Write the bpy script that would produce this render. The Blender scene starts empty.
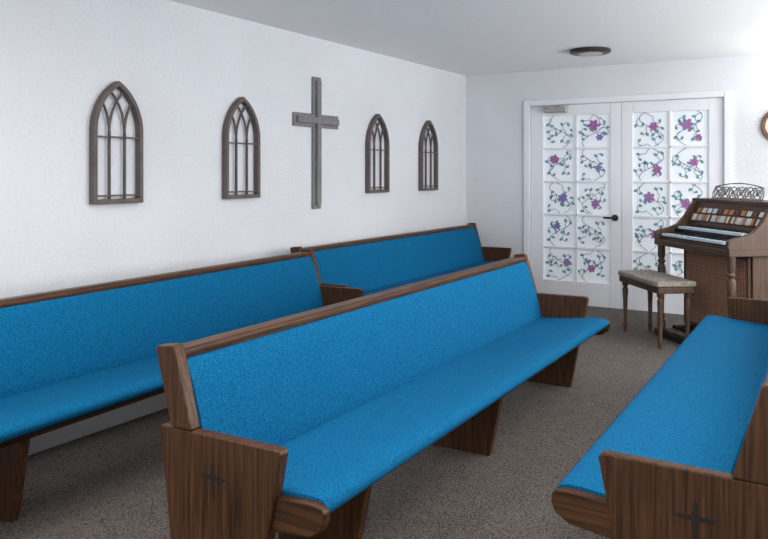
import bpy, bmesh, math, random
from mathutils import Vector, Matrix
S = bpy.context.scene
COL = S.collection
random.seed(4)
CH = 2.40      # ceiling height
YB = 7.52      # back wall
XR = 5.4       # right wall

# ---------------------------------------------------------------- materials
def newmat(name):
    m = bpy.data.materials.new(name); m.use_nodes = True
    nt = m.node_tree; b = nt.nodes['Principled BSDF']
    return m, nt, b
def plain(name, col, rough=0.6, metal=0.0, emis=None, es=0.0):
    m, nt, b = newmat(name)
    b.inputs['Base Color'].default_value = (*col, 1)
    b.inputs['Roughness'].default_value = rough
    b.inputs['Metallic'].default_value = metal
    if emis:
        b.inputs['Emission Color'].default_value = (*emis, 1)
        b.inputs['Emission Strength'].default_value = es
    return m
def textured(name, c1, c2, scale, rough=0.8, bump=0.3, dist=0.01, kind='noise', detail=4, stretch=(1,1,1), spec=0.3, lo=0.35, hi=0.65, coarse=None, cdark=.88):
    m, nt, b = newmat(name)
    N = nt.nodes; L = nt.links
    tc = N.new('ShaderNodeTexCoord'); mp = N.new('ShaderNodeMapping')
    mp.inputs['Scale'].default_value = stretch
    L.new(tc.outputs['Object'], mp.inputs['Vector'])
    if kind == 'noise':
        t = N.new('ShaderNodeTexNoise'); t.inputs['Scale'].default_value = scale; t.inputs['Detail'].default_value = detail
        out = t.outputs['Fac']
    else:
        t = N.new('ShaderNodeTexVoronoi'); t.inputs['Scale'].default_value = scale
        out = t.outputs['Distance']
    L.new(mp.outputs[0], t.inputs['Vector'])
    r = N.new('ShaderNodeValToRGB')
    r.color_ramp.elements[0].position = lo; r.color_ramp.elements[0].color = (*c1, 1)
    r.color_ramp.elements[1].position = hi; r.color_ramp.elements[1].color = (*c2, 1)
    L.new(out, r.inputs[0])
    colout = r.outputs[0]
    if coarse:
        n2 = N.new('ShaderNodeTexNoise'); n2.inputs['Scale'].default_value = coarse; n2.inputs['Detail'].default_value = 5
        L.new(tc.outputs['Object'], n2.inputs['Vector'])
        r2 = N.new('ShaderNodeValToRGB')
        r2.color_ramp.elements[0].position = .3; r2.color_ramp.elements[0].color = (cdark,cdark,cdark,1)
        r2.color_ramp.elements[1].position = .7; r2.color_ramp.elements[1].color = (1,1,1,1)
        L.new(n2.outputs['Fac'], r2.inputs[0])
        mx = N.new('ShaderNodeMix'); mx.data_type='RGBA'; mx.blend_type='MULTIPLY'; mx.inputs[0].default_value = 1
        L.new(colout, mx.inputs[6]); L.new(r2.outputs[0], mx.inputs[7]); colout = mx.outputs[2]
    L.new(colout, b.inputs['Base Color'])
    bp = N.new('ShaderNodeBump'); bp.inputs['Strength'].default_value = bump; bp.inputs['Distance'].default_value = dist
    L.new(out, bp.inputs['Height']); L.new(bp.outputs[0], b.inputs['Normal'])
    b.inputs['Roughness'].default_value = rough
    b.inputs['Specular IOR Level'].default_value = spec
    return m
def wood(name, axis, dark, light, rough=0.42):
    st = {'x': (4, 95, 95), 'y': (95, 4, 95), 'z': (95, 95, 4)}[axis]
    return textured(name, dark, light, 1.0, rough, 0.10, 0.0015, 'noise', 6, st, 0.25, 0.30, 0.70, coarse=3, cdark=.7)

M_wall = textured('painted_plaster', (.73,.742,.77), (.76,.773,.80), 50, .85, .5, .006, coarse=1.2, cdark=.93)
M_ceil = textured('ceiling_texture', (.88,.885,.895), (.91,.915,.92), 60, .9, .4, .008)
M_carpet = textured('berber_carpet', (.27,.232,.208), (.095,.082,.074), 145, .95, .8, .008, 'voronoi', stretch=(1,.75,1), spec=.08, lo=.1, hi=.8, coarse=9)
M_fab = textured('blue_pew_fabric', (.001,.074,.185), (.004,.165,.345), 190, .92, .7, .003, 'noise', 4, spec=.12, lo=.33, hi=.66, coarse=60)
DK, LT = (.030,.012,.005), (.128,.054,.021)
W_x = wood('oak_grain_x', 'x', DK, LT); W_y = wood('oak_grain_y', 'y', DK, LT); W_z = wood('oak_grain_z', 'z', DK, LT)
M_inlay = plain('dark_inlay', (.006,.003,.002), .6)
M_white = plain('white_trim_paint', (.83,.84,.87), .4)
M_glass = plain('frosted_glass', (.80,.84,.89), .35, 0, (.93,.96,1), .13)  # slight glow stands in for daylight coming through the panes
M_iron = textured('taupe_painted_frame', (.105,.084,.078), (.14,.114,.105), 12, .6, .1, .002)
M_cross = textured('grey_washed_wood', (.18,.17,.175), (.23,.22,.225), 6, .6, .1, .002, stretch=(6,6,1))
M_bronze = plain('bronze', (.05,.035,.025), .35, .8)
M_silver = plain('aluminium', (.45,.42,.38), .4, .6)

# ---------------------------------------------------------------- geometry helper
class Geo:
    def __init__(s): s.v=[]; s.f=[]; s.mi=[]; s.cur=0
    def add(s, vs, fs):
        o=len(s.v); s.v += [tuple(v) for v in vs]
        for f in fs: s.f.append([i+o for i in f]); s.mi.append(s.cur)
        return s
    def box(s,x0,x1,y0,y1,z0,z1):
        vs=[(x,y,z) for x in (x0,x1) for y in (y0,y1) for z in (z0,z1)]
        return s.add(vs,[(0,1,3,2),(4,6,7,5),(0,4,5,1),(2,3,7,6),(0,2,6,4),(1,5,7,3)])
    def prism(s,pts,a0,a1,axis='y'):
        n=len(pts)
        def mk(p,a):
            if axis=='y': return (p[0],a,p[1])
            if axis=='x': return (a,p[0],p[1])
            return (p[0],p[1],a)
        vs=[mk(p,a0) for p in pts]+[mk(p,a1) for p in pts]
        fs=[tuple(range(n)),tuple(reversed(range(n,2*n)))]
        for i in range(n):
            j=(i+1)%n; fs.append((i,i+n,j+n,j))
        return s.add(vs,fs)
    def band(s,pts,w,a0,a1,axis='x',closed=False):
        """flat bar following a 2-D polyline"""
        n=len(pts); P=[Vector(p) for p in pts]; L=[];R=[]
        for i in range(n):
            if closed: t1=(P[i]-P[i-1]); t2=(P[(i+1)%n]-P[i])
            else:
                t1=(P[i]-P[i-1]) if i>0 else (P[1]-P[0]); t2=(P[i+1]-P[i]) if i<n-1 else t1
            t1=t1.normalized(); t2=t2.normalized()
            n1=Vector((-t1.y,t1.x)); n2=Vector((-t2.y,t2.x)); m=(n1+n2)
            m=m.normalized() if m.length>1e-5 else n1
            k=w/2/max(.5,m.dot(n1))
            L.append(P[i]+m*k); R.append(P[i]-m*k)
        rng=range(n if closed else n-1)
        def mk(p,a):
            return (a,p.x,p.y) if axis=='x' else ((p.x,a,p.y) if axis=='y' else (p.x,p.y,a))
        vs=[]
        for i in range(n): vs+=[mk(L[i],a0),mk(R[i],a0),mk(R[i],a1),mk(L[i],a1)]
        fs=[]
        for i in rng:
            a=4*i; b=4*((i+1)%n)
            for k in range(4): fs.append((a+k,a+(k+1)%4,b+(k+1)%4,b+k))
        if not closed: fs+= [(3,2,1,0),(4*n-4,4*n-3,4*n-2,4*n-1)]
        return s.add(vs,fs)
    def lathe(s,prof,cx,cy,seg=20,axis='z'):
        vs=[];fs=[];n=len(prof)
        for r,z in prof:
            for k in range(seg):
                a=2*math.pi*k/seg
                p=(r*math.cos(a),r*math.sin(a))
                if axis=='z': vs.append((cx+p[0],cy+p[1],z))
                elif axis=='y': vs.append((cx+p[0],z,cy+p[1]))
                else: vs.append((z,cx+p[0],cy+p[1]))
        for i in range(n-1):
            for k in range(seg):
                k2=(k+1)%seg
                fs.append((i*seg+k,i*seg+k2,(i+1)*seg+k2,(i+1)*seg+k))
        fs.append(tuple(reversed(range(seg)))); fs.append(tuple(range((n-1)*seg,n*seg)))
        return s.add(vs,fs)
    def obj(s,name,mats,parent=None,bevel=0,seg=2,ang=35):
        me=bpy.data.meshes.new(name); me.from_pydata(s.v,[],s.f); me.update()
        bm=bmesh.new(); bm.from_mesh(me); bmesh.ops.recalc_face_normals(bm,faces=bm.faces); bm.to_mesh(me); bm.free()
        if not isinstance(mats,(list,tuple)): mats=[mats]
        for m in mats: me.materials.append(m)
        for p,i in zip(me.polygons,s.mi): p.material_index=i
        me.shade_smooth(); me.set_sharp_from_angle(angle=math.radians(ang))
        o=bpy.data.objects.new(name,me); COL.objects.link(o)
        if parent: o.parent=parent
        if bevel:
            b=o.modifiers.new('bevel','BEVEL'); b.width=bevel; b.segments=seg; b.limit_method='ANGLE'; b.angle_limit=math.radians(40)
            b.harden_normals=True
        return o
def empty(name,loc=(0,0,0),rot=0):
    e=bpy.data.objects.new(name,None); COL.objects.link(e); e.location=loc; e.rotation_euler=(0,0,rot); e.empty_display_size=.2
    return e
def curve(name,polys,r,mat,parent=None):
    c=bpy.data.curves.new(name,'CURVE'); c.dimensions='3D'; c.bevel_depth=r; c.bevel_resolution=2
    for pl in polys:
        sp=c.splines.new('POLY'); sp.points.add(len(pl)-1)
        for p,q in zip(sp.points,pl): p.co=(*q,1)
    c.materials.append(mat)
    o=bpy.data.objects.new(name,c); COL.objects.link(o)
    if parent:o.parent=parent
    return o
def area(name,loc,sx,sy,power,rot=(0,0,0),col=(1,1,1),parent=None):
    l=bpy.data.lights.new(name,'AREA'); l.shape='RECTANGLE'; l.size=sx; l.size_y=sy; l.energy=power; l.color=col
    o=bpy.data.objects.new(name,l); COL.objects.link(o); o.location=loc; o.rotation_euler=rot
    if parent:o.parent=parent
    return o

# ---------------------------------------------------------------- room
Y0=-1.6
DX0,DX1,DH=.735,2.595,2.035     # door opening
Geo().box(-.1,XR+.1,Y0,YB+.1,-.08,0).obj('floor',M_carpet)
Geo().box(-.1,XR+.1,Y0,YB+.1,CH,CH+.08).obj('ceiling',M_ceil)
Geo().box(-.1,0,Y0,YB+.1,0,CH).obj('wall_left',M_wall)
WY0,WY1,WZ0,WZ1=3.2,6.4,.75,2.05
g=Geo(); g.box(XR,XR+.1,Y0,WY0,0,CH); g.box(XR,XR+.1,WY1,YB+.1,0,CH); g.box(XR,XR+.1,WY0,WY1,0,WZ0); g.box(XR,XR+.1,WY0,WY1,WZ1,CH); g.obj('wall_right',M_wall)
e=empty('added_fill_window',(XR,(WY0+WY1)/2,(WZ0+WZ1)/2))  # added out-of-view window, put in to light the left wall and ceiling
hw,hh=(WY1-WY0)/2,(WZ1-WZ0)/2
g=Geo()
for a in (-hw,-hw/3,hw/3,hw): g.box(.03,.07,max(a-.03,-hw),min(a+.03,hw),-hh,hh)
g.box(.03,.07,-hw,hw,-hh,-hh+.04); g.box(.03,.07,-hw,hw,hh-.04,hh); g.box(-.06,.0,-hw-.05,hw+.05,-hh-.04,-hh)
g.obj('fill_window_frame',M_white,e,bevel=.004)
area('fill_window_light',(.095,0,0),2*hh,2*hw,125,(0,math.pi/2,0),(.97,.985,1),e)
# added out-of-view uplights, torchiere-shaped, to brighten the ceiling
for x,y,p in ((4.15,6.9,42),(4.7,4.6,38)):
    e=empty('added_uplight',(x,y,0))
    g=Geo(); g.lathe([(.001,0),(.14,.0),(.14,.02),(.03,.035),(.012,.05),(.012,1.62),(.03,1.64),(.10,1.68),(.17,1.74),(.18,1.76),(.172,1.76),(.16,1.742),(.09,1.69),(.001,1.66)],0,0,32)
    g.obj('added_uplight_body',M_bronze,e)
    l=bpy.data.lights.new('uplight_fill','AREA'); l.shape='DISK'; l.size=.28; l.energy=p; l.color=(1,.985,.96)
    o=bpy.data.objects.new('uplight_fill',l); COL.objects.link(o); o.parent=e; o.location=(0,0,1.755); o.rotation_euler=(math.pi,0,0)
g=Geo(); g.box(0,DX0,YB,YB+.1,0,CH); g.box(DX1,XR,YB,YB+.1,0,CH); g.box(DX0,DX1,YB,YB+.1,DH,CH); g.obj('wall_back',M_wall)
g=Geo(); g.box(0,.014,Y0,YB,0,.09); g.obj('baseboard_left',M_white,bevel=.004)
g=Geo(); g.box(.014,DX0-.066,YB-.014,YB,0,.09); g.box(DX1+.066,XR,YB-.014,YB,0,.09); g.obj('baseboard_back',M_white,bevel=.004)
g=Geo(); g.box(.014,.25,Y0,3.75,0,.17); g.box(.014,.262,Y0,3.752,.17,.19); g.obj('trim_2',M_wall,bevel=.005)
g=Geo()
g.box(DX0-.066,DX0,YB-.022,YB,0,DH+.06); g.box(DX1,DX1+.066,YB-.022,YB,0,DH+.06); g.box(DX0,DX1,YB-.022,YB,DH,DH+.06)
g.obj('trim_1',M_white,bevel=.006)

# doors
M_vine=plain('vine_lead',(.09,.17,.22),.5); M_leaf=plain('leaf_green',(.16,.34,.40),.5)
M_pur=plain('petal_purple',(.30,.12,.38),.5); M_mag=plain('petal_magenta',(.44,.14,.32),.5); M_blu=plain('petal_blue',(.18,.22,.48),.5)
def spiral(cx,cz,r,a0,turns,sgn,n=26):
    out=[]
    for i in range(n):
        t=i/(n-1); rr=r*(1-t*.82); a=a0+sgn*turns*2*math.pi*t
        out.append((cx+rr*math.cos(a),cz+rr*math.sin(a)))
    return out
def door(name,x0,x1,gx0,gx1,flowers,seed):
    rnd=random.Random(seed)
    e=empty(name,(x0,YB,0)); W=x1-x0; a=gx0-x0; b=gx1-x0
    z0,z1=.245,1.925; fy0,fy1=.012,.052
    g=Geo()
    g.box(0,a,fy0,fy1,.008,DH-.004); g.box(b,W,fy0,fy1,.008,DH-.004); g.box(a,b,fy0,fy1,.008,z0); g.box(a,b,fy0,fy1,z1,DH-.004)
    mx=(a+b)/2; g.box(mx-.012,mx+.012,fy0+.003,fy1,z0,z1)
    rh=(z1-z0)/5
    for i in range(1,5): g.box(a,b,fy0+.003,fy1,z0+rh*i-.012,z0+rh*i+.012)
    g.obj('door_frame',M_white,e,bevel=.004)
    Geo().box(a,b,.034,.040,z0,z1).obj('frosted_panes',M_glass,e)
    yv=.0315; stems=[]; leaves=Geo()
    def leaf(cx,cz,ang,l,w):
        pts=[]
        for i in range(9):
            t=i/8; pts.append((t*l, w*math.sin(math.pi*t)))
        for i in range(7,0,-1):
            t=i/8; pts.append((t*l,-w*math.sin(math.pi*t)))
        c,s_=math.cos(ang),math.sin(ang)
        leaves.prism([(cx+p[0]*c-p[1]*s_,cz+p[0]*s_+p[1]*c) for p in pts],yv-.001,yv+.003)
    cw=(b-a)/2
    for cidx in range(2):
        for r in range(5):
            px0=a+cw*cidx+.02; px1=a+cw*(cidx+1)-.02; pz1=z1-rh*r-.02; pz0=pz1-rh+.04
            cx=(px0+px1)/2; cz=(pz0+pz1)/2; hw=(px1-px0)/2; hh=(pz1-pz0)/2
            sg=1 if (cidx+r)%2 else -1
            ph=rnd.uniform(-.5,.5)
            main=[(cx+sg*hw*.75*math.sin(2.8*t+ph),cz+(hh+.02)*t) for t in [i/14-1 for i in range(29)]]
            stems.append(main)
            for (gx,gz) in ((-.55,-.55),(.55,-.5),(0,.05),(-.6,.45),(.55,.55),(.62,0),(-.62,-.05)):
                rr=rnd.uniform(.044,.064); s2=rnd.choice((-1,1))
                ccx=cx+gx*hw+rnd.uniform(-.02,.02); ccz=cz+gz*hh+rnd.uniform(-.02,.02)
                m=min(main,key=lambda p:(p[0]-ccx)**2+(p[1]-ccz-.05*s2)**2)
                an=math.atan2(m[1]-ccz,m[0]-ccx)
                sp=spiral(ccx,ccz,rr,an,rnd.uniform(.55,.85),s2)
                stems.append([m]+sp)
                q=sp[6]; q2=sp[8]; leaf(q[0],q[1],math.atan2(q2[1]-q[1],q2[0]-q[0])-.9*s2,.045,.014)
                q=sp[14]; q2=sp[16]; leaf(q[0],q[1],math.atan2(q2[1]-q[1],q2[0]-q[0])+.8*s2,.036,.011)
    stems=[[(min(max(p[0],a+.005),b-.005),min(max(p[1],z0),z1)) for p in s_] for s_ in stems]
    curve('vine_stems',[[(p[0],yv,p[1]) for p in s_] for s_ in stems],.0026,M_vine,e)
    leaves.obj('vine_leaves',M_leaf,e)
    f=Geo()
    for (c,r,fx,fz,sz,mi) in flowers:
        cx=a+cw*(c+.5)+fx; cz=z1-rh*(r+.5)+fz; sz*=.95
        for k in range(6):
            an=k*math.pi/3+.3*r; f.cur=mi if k%2 else (mi+1)%3
            pts=[(cx+sz*.5*math.cos(an)+sz*.48*math.cos(q)*math.cos(an)-sz*.3*math.sin(q)*math.sin(an),
                  cz+sz*.5*math.sin(an)+sz*.48*math.cos(q)*math.sin(an)+sz*.3*math.sin(q)*math.cos(an)) for q in [i*math.pi/6 for i in range(12)]]
            f.prism(pts,yv-.003-.0004*k,yv+.002)
    f.obj('vine_flowers',[M_pur,M_mag,M_blu],e)
    return e
d1=door('door_1',DX0+.004,1.663,.874,1.559,[(1,0,.0,.06,.065,0),(1,0,.06,-.06,.04,2),(0,1,-.06,.06,.055,0),(1,1,.05,-.03,.035,2),(0,2,.03,.0,.055,2),(1,2,.02,-.05,.05,0),(0,4,.07,.02,.045,1),(0,3,-.03,.05,.04,2),(1,4,-.02,-.03,.045,0)],3)
d2=door('door_2',1.667,DX1-.004,1.775,2.46,[(0,0,.02,.03,.05,0),(1,0,-.02,.04,.065,1),(1,0,.08,-.08,.035,0),(0,1,.05,-.05,.05,0),(0,2,-.02,.02,.06,1),(1,1,.04,.02,.045,0),(1,2,-.03,-.04,.05,0),(0,3,.03,.0,.05,0),(1,3,.0,.03,.05,1)],8)
# lever handle on door_1
g=Geo(); g.lathe([(.032,.012),(.032,.0),(.028,-.008),(.012,-.01),(.012,-.045)],.868,.90,20,'y')
g.box(.765,.885,-.052,-.036,.89,.91); g.obj('lever_handle',M_bronze,d1,bevel=.004)
# door closer
e=empty('door_closer',(1.02,YB,1.955))
g=Geo(); g.box(-.12,.12,-.062,.011,.0,.05); g.obj('closer_body',M_silver,e,bevel=.012,seg=3)
g=Geo(); g.band([(-.0,-.03),(.17,-.17),(-.12,-.055)],.02,.056,.064,'z'); g.box(-.012,.012,-.04,-.02,.045,.062); g.box(-.14,-.10,-.07,-.023,.052,.07)
g.obj('closer_arm',M_silver,e)

# ---------------------------------------------------------------- gothic frames on left wall
def gothic(y,z):
    e=empty('arched_window_frame_decor',(0,y,z))
    w=.158; R=2*w; hs=.405; zs=hs
    arcL=[(w+R*math.cos(a),zs+R*math.sin(a)) for a in [math.pi-i*(math.pi/3)/14 for i in range(15)]]
    arcR=[(-p[0],p[1]) for p in reversed(arcL)][1:]
    outline=[(-w,0.012)]+arcL+arcR+[(w,0.012)]
    g=Geo(); g.band(outline,.026,.001,.045,'x',closed=True); g.obj('outer_frame',M_iron,e,bevel=.004)
    g=Geo()
    for m in (-w/3,w/3): g.band([(m,.01),(m,zs)],.009,.012,.03)
    g.band([(-w,zs-.03),(w,zs-.03)],.009,.012,.03)
    g.band([(-w,.045),(w,.045)],.009,.012,.03)
    def inside(p): return math.hypot(p[0]-w,p[1]-zs)<=R+.002 and math.hypot(p[0]+w,p[1]-zs)<=R+.002
    for m in (-w/3,w/3):
        for sg in (1,-1):
            pts=[]
            for i in range(20):
                a=i*(math.pi/2.6)/19; p=(m+sg*(R-R*math.cos(a)),zs+R*math.sin(a))
                if inside(p): pts.append(p)
            if len(pts)>1: g.band(pts,.009,.014,.028 if sg>0 else .027)
    g.obj('tracery',M_iron,e)
for y in (2.87,3.905,5.66,6.61): gothic(y,1.168)
# cross
e=empty('wall_cross',(0,4.775,1.06))
g=Geo(); g.box(.001,.018,-.052,.052,0,1.03); g.box(.001,.018,-.29,-.052,.635,.74); g.box(.001,.018,.052,.29,.635,.74); g.obj('back_cross',M_cross,e,bevel=.003)
g=Geo(); g.box(.018,.045,-.024,.024,.03,1.0); g.box(.018,.045,-.265,-.024,.664,.712); g.box(.018,.045,.024,.265,.664,.712); g.obj('front_cross',M_cross,e,bevel=.003)

# ---------------------------------------------------------------- pews
def pew(loc,rot,legs,L=3.05):
    e=empty('church_pew',loc,rot); h=L/2; t=.040
    seat=[(.16,.42),(.25,.425),(.36,.434),(.46,.445),(.53,.452),(.575,.453),(.602,.447),(.616,.434),(.616,.42),(.602,.404),(.57,.388),(.5,.37),(.4,.36),(.2,.345),(.16,.345)]
    Geo().prism(seat,-h+t,h-t).obj('seat_cushion',M_fab,e,ang=60)
    back=[(.075,.776),(.090,.76),(.106,.725),(.126,.67),(.148,.60),(.168,.53),(.184,.46),(.192,.41),(.18,.37),(.13,.375),(.03,.77)]
    Geo().prism(back,-h+t,h-t).obj('back_cushion',M_fab,e,ang=60)
    Geo().prism([(.008,.775),(.030,.775),(.135,.33),(.115,.33)],-h+t,h-t).obj('back_board',W_y,e,bevel=.003)
    Geo().prism([(.002,.775),(-.001,.790),(.006,.796),(.074,.801),(.083,.794),(.085,.778),(.08,.768)],-h+t,h-t).obj('top_rail',W_y,e,bevel=.003)
    Geo().box(.15,.47,-h+t,h-t,.33,.347).obj('seat_board',W_y,e)
    pan=Geo(); post=Geo(); cap=Geo(); cr=Geo()
    for s in (-1,1):
        a0,a1=(-h,-h+t) if s<0 else (h-t,h)
        pan.prism([(.012,.56),(.02,.57),(.475,.573),(.485,.562),(.475,.51),(.442,.34),(.375,.0),(.08,0),(.045,.34)],a0,a1)
        post.prism([(.0,.800),(.005,.81),(.073,.818),(.082,.81),(.150,.572),(.064,.57)],a0-.003 if s<0 else a0,a1 if s<0 else a1+.003)
        b0,b1=(-h+.014,-h+t+.004) if s<0 else (h-t-.004,h-.014)
        cap.prism([(.4,.432),(.54,.443),(.585,.444),(.610,.438),(.622,.425),(.622,.402),(.61,.375),(.57,.350),(.4,.33)],b0,b1)
        ya=-h-.0012 if s<0 else h+.0012; yb=-h+.003 if s<0 else h-.003
        def star(cx,cz,rv,rh,w):
            return [(cx-w*.6,cz+rv),(cx+w*.6,cz+rv),(cx+w,cz+w),(cx+rh,cz+w*.6),(cx+rh,cz-w*.6),(cx+w,cz-w),(cx+w*.5,cz-rv*1.3),(cx-w*.5,cz-rv*1.3),(cx-w,cz-w),(cx-rh,cz-w*.6),(cx-rh,cz+w*.6),(cx-w,cz+w)]
        cr.prism(star(.235,.450,.042,.047,.007),min(ya,yb),max(ya,yb))
    pan.obj('end_panel',W_z,e,bevel=.006,seg=3); post.obj('end_post',W_z,e,bevel=.006,seg=3); cap.obj('seat_end_cap',W_x,e,bevel=.006,seg=3); cr.obj('cross_inlay',M_inlay,e)
    g=Geo()
    for y in legs:
        g.prism([(.06,.345),(.46,.345),(.39,0),(.07,0)],y-.02,y+.02)
    g.obj('support_leg',W_z,e,bevel=.004)
    return e
R=math.radians
pew((1.722,3.145,0),R(.75),(-1.0,.18))
pew((.395,2.675,0),R(2.4),(-.95,.4))
pew((.15,5.775,0),R(.6),(-.8,.4))
pew((3.43,3.61,0),R(181.0),(-.4,.9))

# ---------------------------------------------------------------- organ
ang=math.radians(-48)
WO=(.05,.029,.019); WL=(.15,.09,.06)
O_x=wood('walnut_x','x',WO,WL); O_z=wood('walnut_z','z',WO,WL)
M_key=plain('ivory_keys',(.62,.74,.80),.3); M_blk=plain('black_keys',(.01,.01,.012),.3)
M_cane=textured('woven_grille',(.20,.095,.055),(.34,.18,.11),48,.8,.4,.004,'voronoi')
e=empty('electric_organ',(2.17,6.60,0),ang); e.scale=(1,1,1.03)
g=Geo(); g.box(.07,.93,.24,.58,.05,.74); g.obj('cabinet',O_z,e,bevel=.005)
g=Geo(); g.box(.11,.89,.228,.241,.12,.68); g.obj('speaker_grille',M_cane,e)
g=Geo()
for k in range(27):      # woven lattice in front of the speaker cloth
    u=.12+k*.0292; g.box(u,u+.008,.222,.229,.12,.68)
for k in range(19):
    z=.13+k*.03; g.box(.11,.89,.224,.23,z,z+.008)
g.obj('grille_lattice',plain('grille_strip',(.36,.20,.125),.6),e)
g=Geo(); g.box(.09,.91,.218,.242,.68,.70); g.box(.09,.91,.218,.242,.10,.12); g.box(.09,.11,.218,.242,.12,.68); g.box(.89,.91,.218,.242,.12,.68)
g.obj('grille_frame',O_z,e)
g=Geo(); g.box(.05,.95,.225,.6,.0,.06)
for u in (0.0,.93): g.box(u,u+.07,0,.6,0,.05)
g.obj('plinth',O_x,e,bevel=.006)
g=Geo(); g.box(0,1,0,.6,.72,.765); g.box(.04,.96,.03,.2,.765,.785); g.obj('key_shelf',O_x,e,bevel=.006)
g=Geo()
prof=[(.032,.05),(.032,.10),(.02,.12),(.028,.14),(.018,.17),(.022,.30),(.03,.46),(.034,.54),(.022,.57),(.034,.59),(.022,.61),(.03,.63),(.03,.72)]
for u in (.04,.96): g.lathe(prof,u,.045,18)
g.obj('turned_leg',O_z,e)
cheek=[(0,.76),(-.01,.79),(0,.83),(.05,.85),(.12,.86),(.2,.89),(.27,.96),(.32,1.04),(.36,1.075),(.6,1.075),(.6,.76)]
g=Geo(); g.prism(cheek,0,.04,'x'); g.prism(cheek,.96,1.0,'x'); g.obj('cheek',O_z,e,bevel=.008,seg=3)
g=Geo(); g.box(-.015,1.015,.36,.615,1.07,1.095); g.box(.04,.96,.57,.6,.76,1.07); g.box(.04,.96,.04,.3,.785,.79); g.obj('console_top',O_x,e,bevel=.005)
def keys(name,u0,u1,v0,v1,z):
    n=int((u1-u0)/.0225); g=Geo()
    for i in range(n):
        g.cur=0; g.box(u0+i*.0225+.0008,u0+(i+1)*.0225-.0008,v0,v1,z-.018,z)
        if i%7 not in (2,6) and i<n-1:
            g.cur=1; c=u0+(i+1)*.0225; g.box(c-.006,c+.006,v0+.06,v1,z,z+.011)
    g.obj(name,[M_key,M_blk],e)
keys('lower_manual',.07,.88,.03,.17,.815)
keys('upper_manual',.12,.94,.15,.28,.875)
Geo().box(.045,.955,.165,.3,.79,.853).obj('manual_riser',M_blk,e)
# stop tab panel
g=Geo(); g.prism([(.285,.86),(.30,.90),(.36,1.02),(.37,1.07),(.5,1.07),(.5,.86)],.042,.958,'x'); g.obj('control_panel',O_x,e)
tabs=[plain('tab_white',(.62,.60,.57),.3),plain('tab_orange',(.42,.17,.07),.4),plain('tab_brown',(.10,.03,.02),.4),plain('tab_grey',(.33,.35,.38),.4)]
g=Geo(); u=.09; k=0
seq=[0,0,1,0,3,1,1,0,2,0,0,1,3,0,0,1,0,2,0,1,0,0,3,1,0,0,1,2]
while u<.9:
    g.cur=seq[k%len(seq)]; g.prism([(.297,.92),(.320,.966),(.310,.973),(.287,.927)],u,u+.020,'x'); u+=.0285; k+=1
u=.1; k=5
while u<.88:
    g.cur=seq[(k*3)%len(seq)]; g.prism([(.332,.985),(.352,1.02),(.349,1.022),(.329,.987)],u,u+.05,'x'); u+=.07; k+=1
g.obj('stop_tabs',tabs,e)
# music rack
M_rack=plain('pewter_rack',(.20,.19,.185),.45,.5)
polys=[]
def RP(u,z): return (u-.08,.50+(z-1.09)*.25,z)
def zt(t): return 1.19+.03*math.sin(math.pi*t)
polys.append([RP(.14,1.095),RP(.13,1.14),RP(.15,1.18)]+[RP(.15+.6*i/20,zt(i/20)) for i in range(21)]+[RP(.77,1.14),RP(.76,1.095),RP(.14,1.095)])
for i in range(6):
    c=.2+.1*i
    polys.append([RP(c+.048*math.cos(a),1.145+.045*math.sin(a)) for a in [j*math.pi/10 for j in range(21)]])
    sp=spiral(c,1.145,.03,0,1.3,1 if i%2 else -1); polys.append([RP(*p) for p in sp])
    polys.append([RP(c-.05,1.1),RP(c+.05,1.19)])
    polys.append([RP(c+.05,1.1),RP(c-.05,1.19)])
curve('music_rack',polys,.0045,M_rack,e)
# pedals
g=Geo()
for i in range(13):
    u=.12+i*.045
    g.cur=0; g.box(u,u+.025,-.01,.225,.045,.065)
    if i%7 not in (2,6): g.cur=1; g.box(u+.026,u+.04,.08,.225,.06,.09)
g.cur=1; g.box(.1,.72,-.03,-.01,0,.045); g.box(.1,.72,-.01,.225,0,.02)
g.obj('pedal_board',[O_z,M_blk],e)

# bench
M_seat=textured('bench_upholstery',(.22,.185,.16),(.38,.33,.29),40,.85,.3,.003)
e=empty('organ_bench',(1.925,6.525,0),math.radians(-52))
g=Geo(); g.box(-.02,.68,-.02,.28,.42,.47); g.obj('bench_apron',O_x,e,bevel=.01,seg=3)
g=Geo(); g.box(-.03,.69,-.03,.29,.47,.515); g.obj('padded_top',M_seat,e,bevel=.018,seg=4)
g=Geo(); prof=[(.012,0),(.015,.03),(.02,.05),(.014,.08),(.02,.30),(.024,.36),(.016,.38),(.026,.40),(.026,.43)]
for u in (.02,.64):
    for v in (.02,.24): g.lathe(prof,u,v,16)
g.obj('bench_leg',O_z,e)

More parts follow.
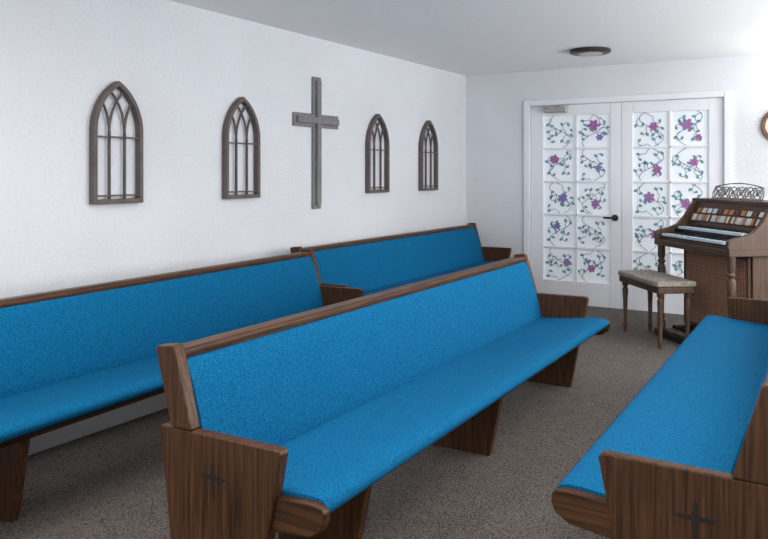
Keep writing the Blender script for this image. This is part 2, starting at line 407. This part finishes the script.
# wall clock
e=empty('wall_clock',(3.05,YB,1.76))
Geo().lathe([(.15,-.001),(.155,-.02),(.145,-.035),(.12,-.03),(.118,-.012),(.118,-.001)],0,0,40,'y').obj('clock_rim',plain('clock_bronze',(.16,.08,.035),.35,.5),e)
g=Geo(); g.lathe([(.12,-.014),(.12,-.016)],0,0,40,'y'); g.obj('clock_face',plain('clock_face_white',(.75,.72,.65),.5),e)
g=Geo(); g.band([(0,0),(.05,.06)],.008,-.019,-.017,'y'); g.band([(0,0),(-.02,.095)],.006,-.022,-.02,'y'); g.obj('clock_hands',M_blk,e)

# flush ceiling lamp
e=empty('ceiling_lamp',(1.67,6.47,CH))
Geo().lathe([(.10,-.001),(.17,-.004),(.175,-.02),(.16,-.034),(.12,-.04),(.10,-.036)],0,0,40).obj('lamp_rim',plain('lamp_bronze',(.06,.045,.035),.4,.4),e)
Geo().lathe([(.105,-.03),(.10,-.04),(.06,-.048),(.001,-.05)],0,0,40).obj('lamp_diffuser',plain('opal_glass',(.5,.48,.45),.4),e)

# added fill lights in troffer frames, outside the visible ceiling
for (x,y,p) in ((1.7,1.3,34),(3.9,2.6,40)):
    e=empty('added_ceiling_fill',(x,y,CH))
    g=Geo(); g.box(-.62,.62,-.32,-.30,-.06,-.001); g.box(-.62,.62,.30,.32,-.06,-.001); g.box(-.62,-.6,-.3,.3,-.06,-.001); g.box(.6,.62,-.3,.3,-.06,-.001); g.obj('ceiling_fill_frame',M_white,e)
    area('ceiling_fill_light',(0,0,-.05),1.18,.58,p,(0,0,0),(1,.985,.97),e)

# world (soft fill; room end left open behind the camera to admit it)
w=bpy.data.worlds.new('world'); S.world=w; w.use_nodes=True
w.node_tree.nodes['Background'].inputs[0].default_value=(.94,.97,1,1); w.node_tree.nodes['Background'].inputs[1].default_value=1.7

# camera
c=bpy.data.cameras.new('camera'); c.sensor_width=36; c.lens=757/768*36; c.shift_y=-96.5/768; c.clip_start=.05
co=bpy.data.objects.new('camera',c); COL.objects.link(co); co.location=(3.557,0,1.34); co.rotation_euler=(math.pi/2,0,math.radians(31.5))
S.camera=co
S.view_settings.view_transform='Standard'; S.view_settings.look='None'; S.view_settings.exposure=0
